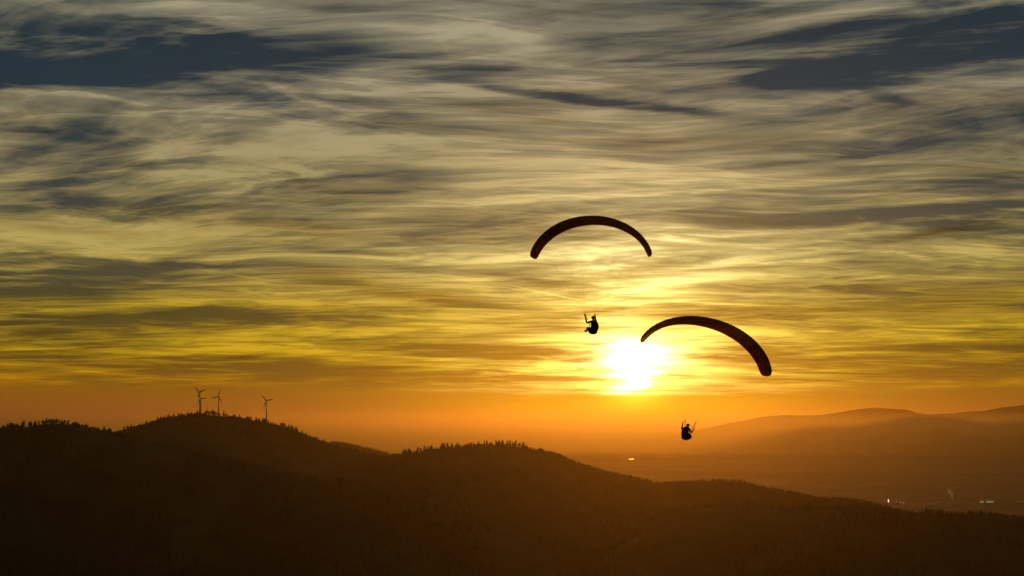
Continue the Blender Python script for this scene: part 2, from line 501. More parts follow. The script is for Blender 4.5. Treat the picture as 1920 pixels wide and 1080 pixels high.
# ------------------------------------------------------------------ the plain and the air over it
def plain_colour(h, b):
    t = h.n('ShaderNodeTexCoord')
    vo = h.n('ShaderNodeTexVoronoi')
    h.put(vo.inputs['Vector'], h.v('MULTIPLY', t.outputs['Object'], (1 / 420.0, 1 / 650.0, 1)))
    n = h.n('ShaderNodeTexNoise')
    h.put(n.inputs['Vector'], t.outputs['Object'])
    n.inputs['Scale'].default_value = 1 / 2600.0
    n.inputs['Detail'].default_value = 6
    f = h.ramp(h.sep(vo.outputs['Color'])[0], [(0.0, (0.035, 0.045, 0.018)), (0.35, (0.07, 0.075, 0.03)), (0.6, (0.05, 0.065, 0.025)), (0.8, (0.12, 0.10, 0.05)), (1.0, (0.04, 0.05, 0.02))])
    h.put(b.inputs['Base Color'], h.mix(h.smooth(n.outputs[0], 0.45, 0.6), f, (0.022, 0.03, 0.012, 1)))


M_plain = material('farmland', 0.95, build=plain_colour, spec=0.1)
S = 160000.0
me = mesh_np('ground', np.array([(-S, -20000, 0), (S, -20000, 0), (S, 2 * S, 0), (-S, 2 * S, 0)]), np.array([[0, 1, 2, 3]]))
tag(link('ground', me, M_plain), kind='structure')

bm = bmesh.new()
box(bm, (-S - 10, -20010, -1.0), (S + 10, 2 * S + 10, CAM_Z + 395))
haze = link('haze', bm_mesh('haze', bm))
tag(haze, kind='stuff')
hm = bpy.data.materials.new('evening_haze')
hm.use_nodes = True
hm.node_tree.nodes.clear()
hg = G(hm.node_tree)
pv = hg.n('ShaderNodeVolumePrincipled')
pv.inputs['Color'].default_value = (0.76, 0.48, 0.20, 1)
pv.inputs['Density'].default_value = HAZE_DENSITY = 1.0 / 52000.0
pv.inputs['Anisotropy'].default_value = 0.85
ho = hg.n('ShaderNodeOutputMaterial')
hm.node_tree.links.new(pv.outputs[0], ho.inputs['Volume'])
haze.data.materials.append(hm)

# ------------------------------------------------------------------ hills
M_hill = material('forest_floor', 1.0, build=mottled((0.022, 0.030, 0.012), (0.045, 0.050, 0.022), 0.012, 5.0, bump=0.4), spec=0.05)
M_far = material('far_mountain', 1.0, build=mottled((0.025, 0.035, 0.02), (0.05, 0.055, 0.03), 0.0008, 5.0), spec=0.05)
M_needle = material('needles', 0.9, build=mottled((0.018, 0.030, 0.012), (0.045, 0.060, 0.022), 0.35, 3.0), spec=0.1)
M_leaf = material('leaves', 0.9, build=mottled((0.030, 0.045, 0.014), (0.070, 0.080, 0.025), 0.35, 3.0), spec=0.1)
M_bark = material('bark', 0.95, build=mottled((0.03, 0.022, 0.016), (0.07, 0.05, 0.035), 3.0, 4.0), spec=0.1)


class Ridge:
    """a hill: crest line through (photo x, photo y, distance) points, flanks falling off both ways"""
    def __init__(self, name, pts, near, far, near_len, far_len, step, lower=0.0, rnd=60.0, seed=0, rough=0.30, mat=None, soft=0.35, jag=0.0):
        P = np.array([tuple(at(*p)) for p in pts])
        P[:, 2] -= lower
        d = np.concatenate([[0], np.cumsum(np.hypot(np.diff(P[:, 0]), np.diff(P[:, 1])))])
        n = int(d[-1] / step)
        s = np.linspace(0, d[-1], n)
        C = np.stack([np.interp(s, d, P[:, k]) for k in range(3)], 1)
        w = max(3, int(n / len(pts) * soft)) | 1
        ker = np.hanning(w + 2)[1:-1]
        ker /= ker.sum()
        for k in (1, 2):
            C[:, k] = np.convolve(np.pad(C[:, k], w // 2, mode='edge'), ker, 'valid')
        C[:, 2] += jag * fbm(np.arange(n) * step / (jag * 45 + 1), np.zeros(n), seed + 3, 4)
        t = np.concatenate([-near_len * np.linspace(1, 0, 64, endpoint=False) ** 1.7, far_len * np.linspace(0, 1, 26) ** 1.6])
        X = C[:, 0][:, None] + 0 * t[None]
        Y = C[:, 1][:, None] + t[None]
        a = np.abs(t)
        drop = np.where(t < 0, near, far)[None] * (np.sqrt(a * a + rnd * rnd) - rnd)[None]
        nz = fbm(X / 420.0 + seed * 3.1, Y / 620.0, seed) * 0.7 + 0.3 * fbm(X / 120.0, Y / 140.0, seed + 9)
        Z = C[:, 2][:, None] - drop * (1 + rough * nz)
        Z = np.maximum(Z, -25.0)
        self.t, self.n, self.V = t, n, np.stack([X, Y, Z], 2)
        self.C = C
        m = len(t)
        i, j = np.meshgrid(np.arange(n - 1), np.arange(m - 1), indexing='ij')
        F = np.stack([i * m + j, (i + 1) * m + j, (i + 1) * m + j + 1, i * m + j + 1], -1).reshape(-1, 4)
        self.obj = link(name, mesh_np(name, self.V.reshape(-1, 3), F, True), mat or M_hill)
        tag(self.obj, kind='structure')

    def px(self):
        """photo x of every crest sample"""
        return 960 + FOC * self.C[:, 0] / (self.C[:, 1] / math.cos(PITCH) * 1.0 + (self.C[:, 2] - CAM_Z) * math.sin(PITCH))

    def point(self, i, t):
        """surface point at crest index i (float array) and offset t (metres, - towards the camera)"""
        i = np.clip(i, 0, self.n - 1.001)
        j = np.interp(t, self.t, np.arange(len(self.t)))
        j = np.clip(j, 0, len(self.t) - 1.001)
        i0, j0 = i.astype(int), j.astype(int)
        fi, fj = (i - i0)[:, None], (j - j0)[:, None]
        V = self.V
        return (V[i0, j0] * (1 - fj) + V[i0, j0 + 1] * fj) * (1 - fi) + (V[i0 + 1, j0] * (1 - fj) + V[i0 + 1, j0 + 1] * fj) * fi


near_left = Ridge('hill', [(-700, 850, 4300), (-350, 815, 4100), (-120, 800, 3900), (0, 799, 3800), (40, 795, 3800), (70, 788, 3800), (100, 785, 3790), (130, 788, 3780), (170, 797, 3760),
                           (215, 806, 3740), (250, 816, 3720), (330, 834, 3680), (400, 851, 3640), (480, 866, 3600), (560, 884, 3540), (640, 893, 3480), (700, 907, 3420),
                           (800, 937, 3330), (900, 971, 3240), (1000, 1000, 3150), (1100, 1016, 3080), (1250, 1075, 3000), (1500, 1180, 2900)],
                  0.34, 0.42, 2700, 900, 9, lower=11, seed=1)
turbine_hill = Ridge('hill', [(-300, 850, 6500), (60, 838, 6350), (150, 818, 6250), (232, 806, 6150), (262, 797, 6100), (310, 781, 6060), (345, 777, 6040), (380, 773, 6020), (420, 776, 6000), (450, 781, 5990),
                              (500, 790, 5980), (540, 798, 5970), (580, 815, 5960), (620, 831, 5950), (660, 842, 5900), (700, 850, 5850), (780, 866, 5800), (900, 896, 5700), (1050, 930, 5600)],
                     0.30, 0.40, 2300, 1300, 11, lower=9, seed=2)
middle_hill = Ridge('hill', [(520, 900, 5300), (600, 878, 5250), (680, 857, 5200), (745, 851, 5150), (770, 846, 5130), (800, 842, 5110), (840, 837, 5090), (880, 833, 5070), (920, 832, 5050), (962, 832, 5030),
                             (1000, 839, 5010), (1040, 848, 4990), (1080, 865, 4970), (1120, 877, 4950), (1160, 887, 4920), (1205, 896, 4890), (1238, 905, 4870), (1270, 900, 4850), (1330, 898, 4820),
                             (1390, 899, 4780), (1430, 912, 4740), (1480, 920, 4700), (1530, 930, 4650), (1600, 933, 4600), (1640, 942, 4560), (1720, 962, 4500), (1850, 985, 4400), (2100, 1030, 4250), (2500, 1100, 4000)],
                    0.29, 0.42, 2400, 1300, 9, lower=7, seed=3)
near_right = Ridge('hill', [(1020, 1090, 3350), (1120, 1040, 3400), (1190, 1000, 3450), (1215, 968, 3480), (1250, 955, 3500), (1340, 947, 3500), (1420, 945, 3490), (1470, 952, 3480), (1530, 949, 3460), (1600, 947, 3430),
                            (1650, 945, 3410), (1690, 953, 3390), (1760, 960, 3360), (1800, 965, 3340), (1850, 960, 3320), (1880, 966, 3300), (1925, 971, 3280), (2050, 985, 3200), (2300, 1010, 3050), (2700, 1060, 2900)],
                   0.30, 0.45, 2300, 800, 8, lower=5, seed=4)
back_spur = Ridge('hill', [(480, 870, 9300), (560, 838, 9200), (630, 827, 9100), (670, 835, 9050), (710, 845, 9000), (780, 862, 8900), (900, 884, 8800)],
                  0.28, 0.3, 2200, 1500, 30, lower=4, rnd=150, seed=6)
mountains = Ridge('mountains', [(1020, 844, 34500), (1150, 834, 33500), (1250, 818, 32800), (1320, 804, 32500), (1365, 794, 32200), (1400, 787, 31900), (1435, 780.5, 31700), (1480, 778, 31198), (1530, 779, 30695), (1560, 776, 30493), (1590, 770, 30393), (1622, 766, 30192), (1652, 765, 30192),
                                (1680, 768, 30192), (1692, 767, 30091), (1712, 773, 30091), (1742, 777, 30091), (1765, 775, 29990), (1785, 776, 29890), (1812, 772, 29789), (1850, 771, 29688),
                                (1880, 764, 29688), (1920, 760, 29588), (2000, 752, 29487), (2150, 760, 29386), (2400, 748, 29185), (2800, 770, 28984)],
                  0.13, 0.2, 5000, 5000, 40, rnd=400, seed=8, rough=0.2, mat=M_far, soft=0.5, jag=9.0)

# evening mist lying in front of the mountains: a long low bank, thinning upwards
bm = bmesh.new()
ends = []
for x in (-40000.0, 40000.0):
    ends.append([bm.verts.new((x, y, z)) for y, z in ((22900, 1.5), (28500, 1.5), (25200, 690))])
bm.faces.new(ends[0])
bm.faces.new(ends[1][::-1])
for k in range(3):
    bm.faces.new((ends[0][k], ends[1][k], ends[1][(k + 1) % 3], ends[0][(k + 1) % 3]))
bmesh.ops.recalc_face_normals(bm, faces=bm.faces)
mist = link('mist', bm_mesh('mist', bm))
tag(mist, kind='stuff')
mm = bpy.data.materials.new('valley_mist')
mm.use_nodes = True
mm.node_tree.nodes.clear()
mg = G(mm.node_tree)
mv = mg.n('ShaderNodeVolumePrincipled')
mv.inputs['Color'].default_value = (0.86, 0.64, 0.30, 1)
mv.inputs['Density'].default_value = 1.0 / 1900.0
mv.inputs['Anisotropy'].default_value = 0.80
mo = mg.n('ShaderNodeOutputMaterial')
mm.node_tree.links.new(mv.outputs[0], mo.inputs['Volume'])
mist.data.materials.append(mm)
# ------------------------------------------------------------------ trees
def conifer(seed, tiers, sides):
    """unit-height conifer crown: whorls of drooping, uneven branches"""
    r = np.random.default_rng(seed)
    V, F = [], []
    lean = r.normal(0, 0.012, 2)
    for k in range(tiers):
        z0 = 0.12 + 0.86 * k / tiers
        zt = z0 + 0.86 / tiers * 1.9
        rad = (0.05 + 0.19 * (1 - k / tiers) ** 0.85) * r.uniform(0.8, 1.15)
        b = len(V)
        V.append((lean[0] * zt * 3, lean[1] * zt * 3, min(zt, 1.0)))
        a0 = r.uniform(0, 6.28)
        for s in range(sides):
            a = a0 + 6.2832 * s / sides
            q = rad * (r.uniform(0.85, 1.2) if s % 2 == 0 else r.uniform(0.35, 0.6))
            V.append((q * math.cos(a) + lean[0] * z0 * 3, q * math.sin(a) + lean[1] * z0 * 3, z0 + r.uniform(-0.02, 0.02) + (0 if s % 2 == 0 else 0.03)))
        for s in range(sides):
            F.append((b, b + 1 + s, b + 1 + (s + 1) % sides))
    return np.array(V), np.array(F)


def broadleaf(seed, clumps, leaves):
    """unit-height broadleaf crown: leaf-sized facets spread through uneven clumps"""
    r = np.random.default_rng(seed)
    V, F = [], []
    for c in range(clumps):
        ang, h = r.uniform(0, 6.28), r.uniform(0.38, 0.84)
        cr = 0.20 * math.sin((h - 0.15) / 0.85 * math.pi) ** 0.5
        cen = np.array([cr * math.cos(ang), cr * math.sin(ang), h])
        rad = r.uniform(0.11, 0.19)
        for _ in range(leaves):
            d = r.normal(size=3)
            d /= np.linalg.norm(d)
            p = cen + d * rad * r.uniform(0.5, 1.0)
            u, v = r.normal(size=3), r.normal(size=3)
            s = 0.075
            b = len(V)
            V += [tuple(p + s * u / np.linalg.norm(u)), tuple(p + s * v / np.linalg.norm(v)), tuple(p - s * 0.5 * (u + v) / np.linalg.norm(u + v))]
            F.append((b, b + 1, b + 2))
    return np.array(V), np.array(F)


def trunk_arrays(h=1.0, r=0.018, sides=5):
    a = 2 * math.pi * np.arange(sides) / sides
    V = np.concatenate([np.stack([r * np.cos(a), r * np.sin(a), -0.08 + 0 * a], 1), np.stack([r * .3 * np.cos(a), r * .3 * np.sin(a), h * .9 + 0 * a], 1)])
    F = []
    for k in range(sides):
        j = (k + 1) % sides
        F += [(k, j, sides + j), (k, sides + j, sides + k)]
    return V, np.array(F)


N_CON, N_BRO = 8, 4
con_mesh = []
for k in range(N_CON):
    v, f = conifer(100 + k, 9, 10)
    con_mesh.append(mesh_np('conifer_crown', v, f))
    con_mesh[-1].materials.append(M_needle)
bro_mesh = []
for k in range(N_BRO):
    v, f = broadleaf(200 + k, 14, 22)
    bro_mesh.append(mesh_np('broadleaf_crown', v, f))
    bro_mesh[-1].materials.append(M_leaf)
v, f = trunk_arrays()
trunk_mesh = mesh_np('trunk', v, f)
trunk_mesh.materials.append(M_bark)


def plant_tree(p, h, wide, conif, label, group):
    t = empty('pine_tree' if conif else 'broadleaf_tree', p, (0, 0, random.uniform(0, 6.28)))
    t.scale = (h * wide, h * wide, h)
    tag(t, label, 'tree', group)
    link('crown', random.choice(con_mesh if conif else bro_mesh), None, t)
    link('trunk', trunk_mesh, None, t)


def skyline(ridge, x0, x1, n, hlo, hhi, label, group, con=0.8, seed=0, cluster=0.35):
    """n single trees along the crest between photo columns x0 and x1"""
    r = np.random.default_rng(seed)
    px = ridge.px()
    i0, i1 = np.searchsorted(px, x0), np.searchsorted(px, x1)
    idx = np.sort(r.uniform(i0, i1, n))
    tt = r.uniform(-16, 6, n)
    P = ridge.point(idx, tt)
    clump = 0.5 + 0.5 * fbm(idx / 9.0, idx * 0, seed, 2)
    for k in range(n):
        h = hlo + (hhi - hlo) * (0.45 * clump[k] + 0.55 * r.uniform() ** 1.3)
        c = r.uniform() < con
        plant_tree(P[k] - np.array([0, 0, 0.3]), h * (1 if c else 0.85), r.uniform(0.9, 1.35), c, (label[0] if c else label[1]), group[0] if c else group[1])


def one(ridge, x, h, wide, conif, label, t=-6):
    px = ridge.px()
    i = np.array([np.interp(x, px, np.arange(len(px)))])
    plant_tree(ridge.point(i, np.array([float(t)]))[0] - np.array([0, 0, 0.3]), h, wide, conif, label, 'single trees that stand out on the skylines')


one(near_left, 4, 21, 1.1, True, 'tall dark conifer at the left edge of the photo, on the near hill')
one(near_left, 53, 21, 0.85, True, 'slim pointed conifer standing alone just left of the near hill top')
one(near_left, 23, 17, 1.5, True, 'broad dark conifer near the left edge, right of the tall one')
one(middle_hill, 798, 17, 1.2, True, 'tall conifer at the right end of the first clump on the middle hill')
one(middle_hill, 811, 9, 0.8, False, 'small lone tree in the gap between clumps on the middle hill')
one(turbine_hill, 484, 20, 1.0, True, 'taller conifer just left of the turbine that stands apart')
one(turbine_hill, 379, 19, 1.0, True, 'tall conifer at the foot of the two overlapping turbines')
skyline(near_left, -10, 62, 26, 10, 21, ('dark conifer in the ragged row at the left end of the near skyline', 'dark round tree in the ragged row at the left end of the near skyline'),
        ('conifers at the left end of the near hill', 'round trees at the left end of the near hill'), 0.75, 11)
skyline(near_left, 62, 250, 66, 8, 17, ('dark conifer on the rounded top of the near left hill', 'dark round tree on the rounded top of the near left hill'),
        ('conifers on the near hill top', 'round trees on the near hill top'), 0.8, 12)
skyline(turbine_hill, 236, 560, 96, 12, 28, ('small dark conifer on the ridge below the wind turbines', 'small dark round tree on the ridge below the wind turbines'),
        ('conifers on the turbine hill', 'round trees on the turbine hill'), 0.7, 13)
skyline(turbine_hill, 560, 752, 36, 9, 24, ('small dark conifer in the dip between turbine hill and middle hill', 'small dark round tree in the dip between turbine hill and middle hill'),
        ('conifers in the dip between the hills', 'round trees in the dip between the hills'), 0.7, 14)
skyline(middle_hill, 752, 985, 70, 10, 25, ('dark conifer in the clumps along the top of the middle hill', 'dark round tree in the clumps along the top of the middle hill'),
        ('conifers on the middle hill top', 'round trees on the middle hill top'), 0.9, 15)

# everything else under trees: one mass of small trees, about 45,000
protos = []
for k in range(6):
    v, f = conifer(300 + k, 4, 6)
    protos.append((v, f, 0))
for k in range(4):
    v, f = broadleaf(400 + k, 5, 6)
    protos.append((v * np.array([1.15, 1.15, 1.0]), f, 1))
FV, FF, FM = [], [], []
nv = 0


def scatter(ridge, x0, x1, t0, t1, n, hlo, hhi, con, seed, wide=1.0):
    global nv
    r = np.random.default_rng(seed)
    px = ridge.px()
    i0, i1 = np.searchsorted(px, x0), np.searchsorted(px, x1)
    idx = r.uniform(i0, i1, n)
    tt = t0 + (t1 - t0) * r.uniform(0, 1, n) ** 1.0
    P = ridge.point(idx, tt)
    P = P[P[:, 2] > 2]
    n = len(P)
    keep = fbm(P[:, 0] / 160.0, P[:, 1] / 200.0, seed + 50, 3) > -0.55
    P = P[keep]
    n = len(P)
    which = np.where(r.uniform(size=n) < con, r.integers(0, 6, n), r.integers(6, 10, n))
    hh = r.uniform(hlo, hhi, n) * (1 + 0.25 * fbm(P[:, 0] / 60.0, P[:, 1] / 60.0, seed + 60, 2))
    ang = r.uniform(0, 6.28, n)
    for w in range(10):
        m = which == w
        if not m.any():
            continue
        v, f, mat = protos[w]
        c, s = np.cos(ang[m])[:, None], np.sin(ang[m])[:, None]
        h = hh[m][:, None]
        X = (v[None, :, 0] * c - v[None, :, 1] * s) * h * wide + P[m][:, 0:1]
        Y = (v[None, :, 0] * s + v[None, :, 1] * c) * h * wide + P[m][:, 1:2]
        Z = v[None, :, 2] * h + P[m][:, 2:3] - 0.5
        FV.append(np.stack([X, Y, Z], 2).reshape(-1, 3))
        k = int(m.sum())
        FF.append((f[None] + (nv + np.arange(k) * len(v))[:, None, None]).reshape(-1, 3))
        FM.append(np.full(k * len(f), mat, dtype=np.int32))
        nv += k * len(v)


scatter(near_left, -80, 1150, -26, 12, 1500, 5, 9, 0.85, 21, 1.2)
scatter(near_left, -120, 1150, -900, -20, 10500, 9, 16, 0.7, 22)
scatter(turbine_hill, 200, 790, -34, 14, 1900, 5, 9, 0.85, 23, 1.3)
scatter(turbine_hill, 150, 900, -1000, -20, 8500, 9, 15, 0.7, 24)
scatter(middle_hill, 640, 1700, -34, 14, 2100, 4, 10, 0.8, 25, 1.3)
scatter(middle_hill, 600, 1800, -1000, -20, 12500, 8, 14, 0.6, 26, 1.15)
scatter(near_right, 1100, 2050, -24, 12, 1100, 5, 13, 0.7, 27, 1.2)
scatter(near_right, 1100, 2050, -500, -15, 7000, 6, 11, 0.5, 28, 1.2)
scatter(back_spur, 560, 800, -300, 20, 1500, 8, 13, 0.6, 29, 1.2)
me = mesh_np('forest', np.concatenate(FV), np.concatenate(FF))
me.materials.append(M_needle)
me.materials.append(M_leaf)
me.polygons.foreach_set('material_index', np.concatenate(FM))
forest = link('forest', me)
tag(forest, 'dark mixed forest covering all the hillsides', 'forest', kind='stuff')
# ------------------------------------------------------------------ wind turbines and mast on the ridge
M_white = material('turbine_paint', 0.45, build=mottled((0.48, 0.48, 0.47), (0.56, 0.56, 0.55), 0.2, 3.0))
M_steel = material('galvanised_steel', 0.5, build=mottled((0.22, 0.23, 0.24), (0.34, 0.34, 0.34), 0.6, 3.0))


def blade_mesh():
    """33 m blade along +Z from the hub: root, widest chord, tapering and twisted to the tip"""
    st = [(0.8, 1.5, 1.5, 0.0), (2.4, 1.6, 1.5, 0.1), (6.0, 3.4, 0.75, 0.25), (11, 2.9, 0.55, 0.18), (18, 2.1, 0.38, 0.10), (26, 1.4, 0.24, 0.05), (31.5, 0.8, 0.14, 0.02), (33, 0.2, 0.05, 0.0)]
    bm = bmesh.new()
    rings = []
    for z, c, th, tw in st:
        ring = []
        for k in range(10):
            a = 2 * math.pi * k / 10
            x, y = 0.5 * c * math.cos(a) + 0.15 * (c - 1.5), 0.5 * th * math.sin(a)
            ring.append(bm.verts.new((x * math.cos(tw) - y * math.sin(tw), x * math.sin(tw) + y * math.cos(tw), z)))
        rings.append(ring)
    for r0, r1 in zip(rings, rings[1:]):
        for k in range(10):
            bm.faces.new((r0[k], r0[(k + 1) % 10], r1[(k + 1) % 10], r1[k]))
    bm.faces.new(rings[0][::-1])
    bm.faces.new(rings[-1])
    me = bm_mesh('blade', bm, True)
    me.materials.append(M_white)
    return me


BLADE = blade_mesh()


def ridge_z(ridge, x, y):
    i = int(np.argmin(np.abs(ridge.C[:, 0] - x)))
    t = np.clip(y - ridge.C[i, 1], ridge.t[0], ridge.t[-1])
    return float(np.interp(t, ridge.t, ridge.V[i, :, 2]))


def wind_turbine(px, hub_y, depth, yaw, angles, label, size=1.0):
    hub = at(px, hub_y, depth)
    hub_off = 5.0
    base = Vector((hub.x + math.sin(yaw) * hub_off, hub.y + math.cos(yaw) * hub_off, 0))
    base.z = ridge_z(turbine_hill, base.x, base.y) - 1.0
    H = hub.z - base.z
    t = empty('wind_turbine', base, (0, 0, -yaw))
    tag(t, label, 'wind turbine', 'wind turbines on the ridge')
    bm = bmesh.new()
    tube(bm, [(0, 0, -1), (0, 0, H * .5), (0, 0, H - 1.6)], [2.6, 1.9, 1.3], 20)
    link('tower', bm_mesh('tower', bm, True), M_white, t)
    bm = bmesh.new()
    tube(bm, [(0, -3.4, H), (0, -2.6, H), (0, 3.5, H + .1), (0, 5.6, H + .1)], [1.5, 1.9, 1.8, 1.1], 14)
    link('nacelle', bm_mesh('nacelle', bm, True), M_white, t)
    bm = bmesh.new()
    tube(bm, [(0, -3.45, 0), (0, -4.6, 0), (0, -5.8, 0), (0, -6.5, 0)], [1.6, 1.6, 1.2, 0.3], 14)
    h = link('hub', bm_mesh('hub', bm, True), M_white, t)
    h.location = (0, 0, H)
    for a in angles:
        b = link('blade', BLADE, None, h)
        b.location = (0, -5.0, 0)
        b.rotation_euler = (0, R(90 - a), 0)
        b.scale = (1.45, 1.4, size)


wind_turbine(374.0, 735.5, 6120, 0.25, (136, 25, 255), 'upper and farther of the two wind turbines that overlap each other', 1.0)
wind_turbine(375.5, 747.0, 5990, 0.30, (0, 243, 115), 'lower wind turbine with one blade level, in front of another one', 0.92)
wind_turbine(409.3, 743.5, 6050, 0.25, (194, 76, 303), 'wind turbine with one blade nearly upright, right of the thin mast', 1.04)
wind_turbine(499.0, 751.0, 5960, 0.20, (132, 11, 252), 'wind turbine standing apart on the downhill side, farthest from the others', 1.0)

p = at(389.2, 768, 6010)
p.z = ridge_z(turbine_hill, p.x, p.y) - 0.5
t = empty('radio_mast', p)
tag(t, 'thin radio mast with small platform between the turbines', 'mast')
mh = at(389.2, 759.5, 6010).z - p.z
bm = bmesh.new()
for a in range(3):
    c, s = math.cos(2.1 * a), math.sin(2.1 * a)
    tube(bm, [(1.1 * c, 1.1 * s, 0), (0.6 * c, 0.6 * s, mh)], 0.16, 5)
    for k in range(10):
        z0, z1 = mh * k / 10, mh * (k + 1) / 10
        c2, s2 = math.cos(2.1 * (a + 1)), math.sin(2.1 * (a + 1))
        w0, w1 = 1.1 - 0.5 * k / 10, 1.1 - 0.5 * (k + 1) / 10
        tube(bm, [(w0 * c, w0 * s, z0), (w1 * c2, w1 * s2, z1)], 0.08, 4)
link('lattice', bm_mesh('lattice', bm), M_steel, t)
bm = bmesh.new()
tube(bm, [(0, 0, mh - 3.2), (0, 0, mh - 2.6)], 1.7, 12)
link('platform', bm_mesh('platform', bm), M_steel, t)
bm = bmesh.new()
for a in range(3):
    c, s = math.cos(2.1 * a + .5), math.sin(2.1 * a + .5)
    box(bm, (1.5 * c - .35, 1.5 * s - .35, mh - 2.6), (1.5 * c + .35, 1.5 * s + .35, mh - 0.4))
tube(bm, [(0, 0, mh - 2.7), (0, 0, mh + 1.5)], 0.12, 6)
link('antenna', bm_mesh('antenna', bm), M_steel, t)

# ------------------------------------------------------------------ on the plain: lakes, works, lights, steam
def ground_at(px, py):
    d = ray(px, py)
    k = CAM_Z / -d.z
    return Vector((d.x * k, k, 0))


M_water = material('lake_water', 0.20, (0.02, 0.03, 0.03), spec=0.5)
for cx, cy, w, hgt in ((1183, 860.6, 10, 0.8), (1171, 856.8, 6, 0.6), (1251, 857.0, 30, 1.2), (700, 826, 2.2, 0.8), (1617, 866, 7, 0.8)):
    a0, a1 = ground_at(cx, cy + hgt / 2), ground_at(cx, cy - hgt / 2)
    mid, ly = ground_at(cx, cy), (a1.y - a0.y) / 2
    lx = w / FOC * mid.y / 2
    r = np.random.default_rng(int(cx))
    bm = bmesh.new()
    vs = []
    for k in range(28):
        a = 2 * math.pi * k / 28
        q = 1 + 0.22 * math.sin(3 * a + cx) + 0.10 * r.normal()
        vs.append(bm.verts.new((mid.x + lx * math.cos(a) * q, mid.y + ly * math.sin(a) * q, 0.6)))
    bm.faces.new(vs)
    tag(link('lake', bm_mesh('lake', bm), M_water), kind='structure')

M_wall = material('pale_cladding', 0.7, build=mottled((0.38, 0.37, 0.34), (0.50, 0.48, 0.45), 0.05, 3.0))
M_roof = material('metal_roofing', 0.35, build=mottled((0.30, 0.31, 0.32), (0.42, 0.42, 0.42), 0.05, 3.0), spec=0.5)


def lamp_mat(name, c, s):
    m = bpy.data.materials.new(name)
    m.use_nodes = True
    b = m.node_tree.nodes['Principled BSDF']
    b.inputs['Base Color'].default_value = (0.8, 0.8, 0.8, 1)
    b.inputs['Emission Color'].default_value = (*c, 1)
    b.inputs['Emission Strength'].default_value = s
    return m


M_lit = lamp_mat('lit_window', (1.0, 0.80, 0.52), 0.26)
M_flood = lamp_mat('flood_lamp', (1.0, 0.83, 0.60), 0.8)


def hall(px, py, w_px, h, depth_m, label, lit=True, dim=1.0):
    p = ground_at(px, py)
    w = w_px / FOC * p.y
    t = empty('factory_hall', p, (0, 0, -math.atan2(p.x, p.y)))
    tag(t, label, 'building', 'halls on the plain')
    bm = bmesh.new()
    box(bm, (-w / 2, 0, 0), (w / 2, depth_m, h))
    link('wall', bm_mesh('wall', bm), M_wall, t)
    bm = bmesh.new()
    n = 3
    for k in range(n):
        y0, y1 = depth_m * k / n, depth_m * (k + 1) / n
        v = [bm.verts.new(q) for q in ((-w / 2 - 1, y0, h + .05), (w / 2 + 1, y0, h + .05), (-w / 2 - 1, y1, h + .05), (w / 2 + 1, y1, h + .05),
                                       (-w / 2 - 1, (y0 + y1) / 2, h + 4), (w / 2 + 1, (y0 + y1) / 2, h + 4))]
        for f in ((0, 1, 5, 4), (4, 5, 3, 2), (0, 4, 2), (1, 3, 5)):
            bm.faces.new([v[i] for i in f])
    link('roof', bm_mesh('roof', bm), M_roof, t)
    if lit:
        cnt = max(2, int(w / 9))
        for k in range(cnt):
            x0 = -w / 2 + w * (k + .08) / cnt
            bm = bmesh.new()
            box(bm, (x0, -0.12, h * .30), (x0 + w / cnt * .84, -0.003, h * .86))
            link('window', bm_mesh('window', bm), M_lit, t)
    return t


hall(1841, 943.6, 7, 13, 60, 'shorter of two brightly lit factory halls on the dark plain')
hall(1856, 943.6, 13, 13, 70, 'longer brightly lit factory hall beside a shorter one on the plain')
hall(1915, 944.8, 14, 9, 50, 'dimly lit hall at the right edge of the photo on the plain', False)
hall(1745, 948.5, 18, 8, 50, 'low unlit hall left of the steam plume on the plain', False)
hall(1757, 945.0, 7, 7, 50, 'small low hall just left of the steam plume', False)


def street_light(px, py, h, r, label, group):
    p = ground_at(px, py)
    t = empty('light_mast', p)
    tag(t, label, 'light mast', group)
    bm = bmesh.new()
    tube(bm, [(0, 0, 0), (0, 0, h)], [0.5, 0.3], 8)
    link('pole', bm_mesh('pole', bm), M_steel, t)
    bm = bmesh.new()
    box(bm, (-r, -0.6, h), (r, 0.6, h + r * 1.7))
    link('lamp', bm_mesh('lamp', bm), M_flood, t)


def lit_tower(px, py, w, h, label):
    p = ground_at(px, py)
    t = empty('floodlit_tower', p)
    tag(t, label, 'tower')
    bm = bmesh.new()
    box(bm, (-w, 0, 0), (w, 2 * w, h))
    link('wall', bm_mesh('wall', bm), M_wall, t)
    bm = bmesh.new()
    box(bm, (-w * .8, -0.3, h * .28), (w * .8, -0.005, h * .97))
    link('lamp_panel', bm_mesh('lamp_panel', bm), lamp_mat('bright_panel', (1.0, 0.86, 0.66), 1.7), t)


lit_tower(1666, 944.0, 3.2, 24, 'brightest white light on the plain, above the front hill edge')
street_light(1681, 943.5, 11, 1.3, 'faint lamp mast just right of the brightest light on the plain', 'lamp masts on the plain')
street_light(1689, 945.5, 11, 1.6, 'left lamp mast of the close pair near the hill edge', 'lamp masts on the plain')
street_light(1694.5, 947.5, 12, 2.0, 'right lamp mast of the close pair near the hill edge', 'lamp masts on the plain')
street_light(1653, 936.5, 11, 1.2, 'faint lamp mast left of the brightest light on the plain', 'lamp masts on the plain')

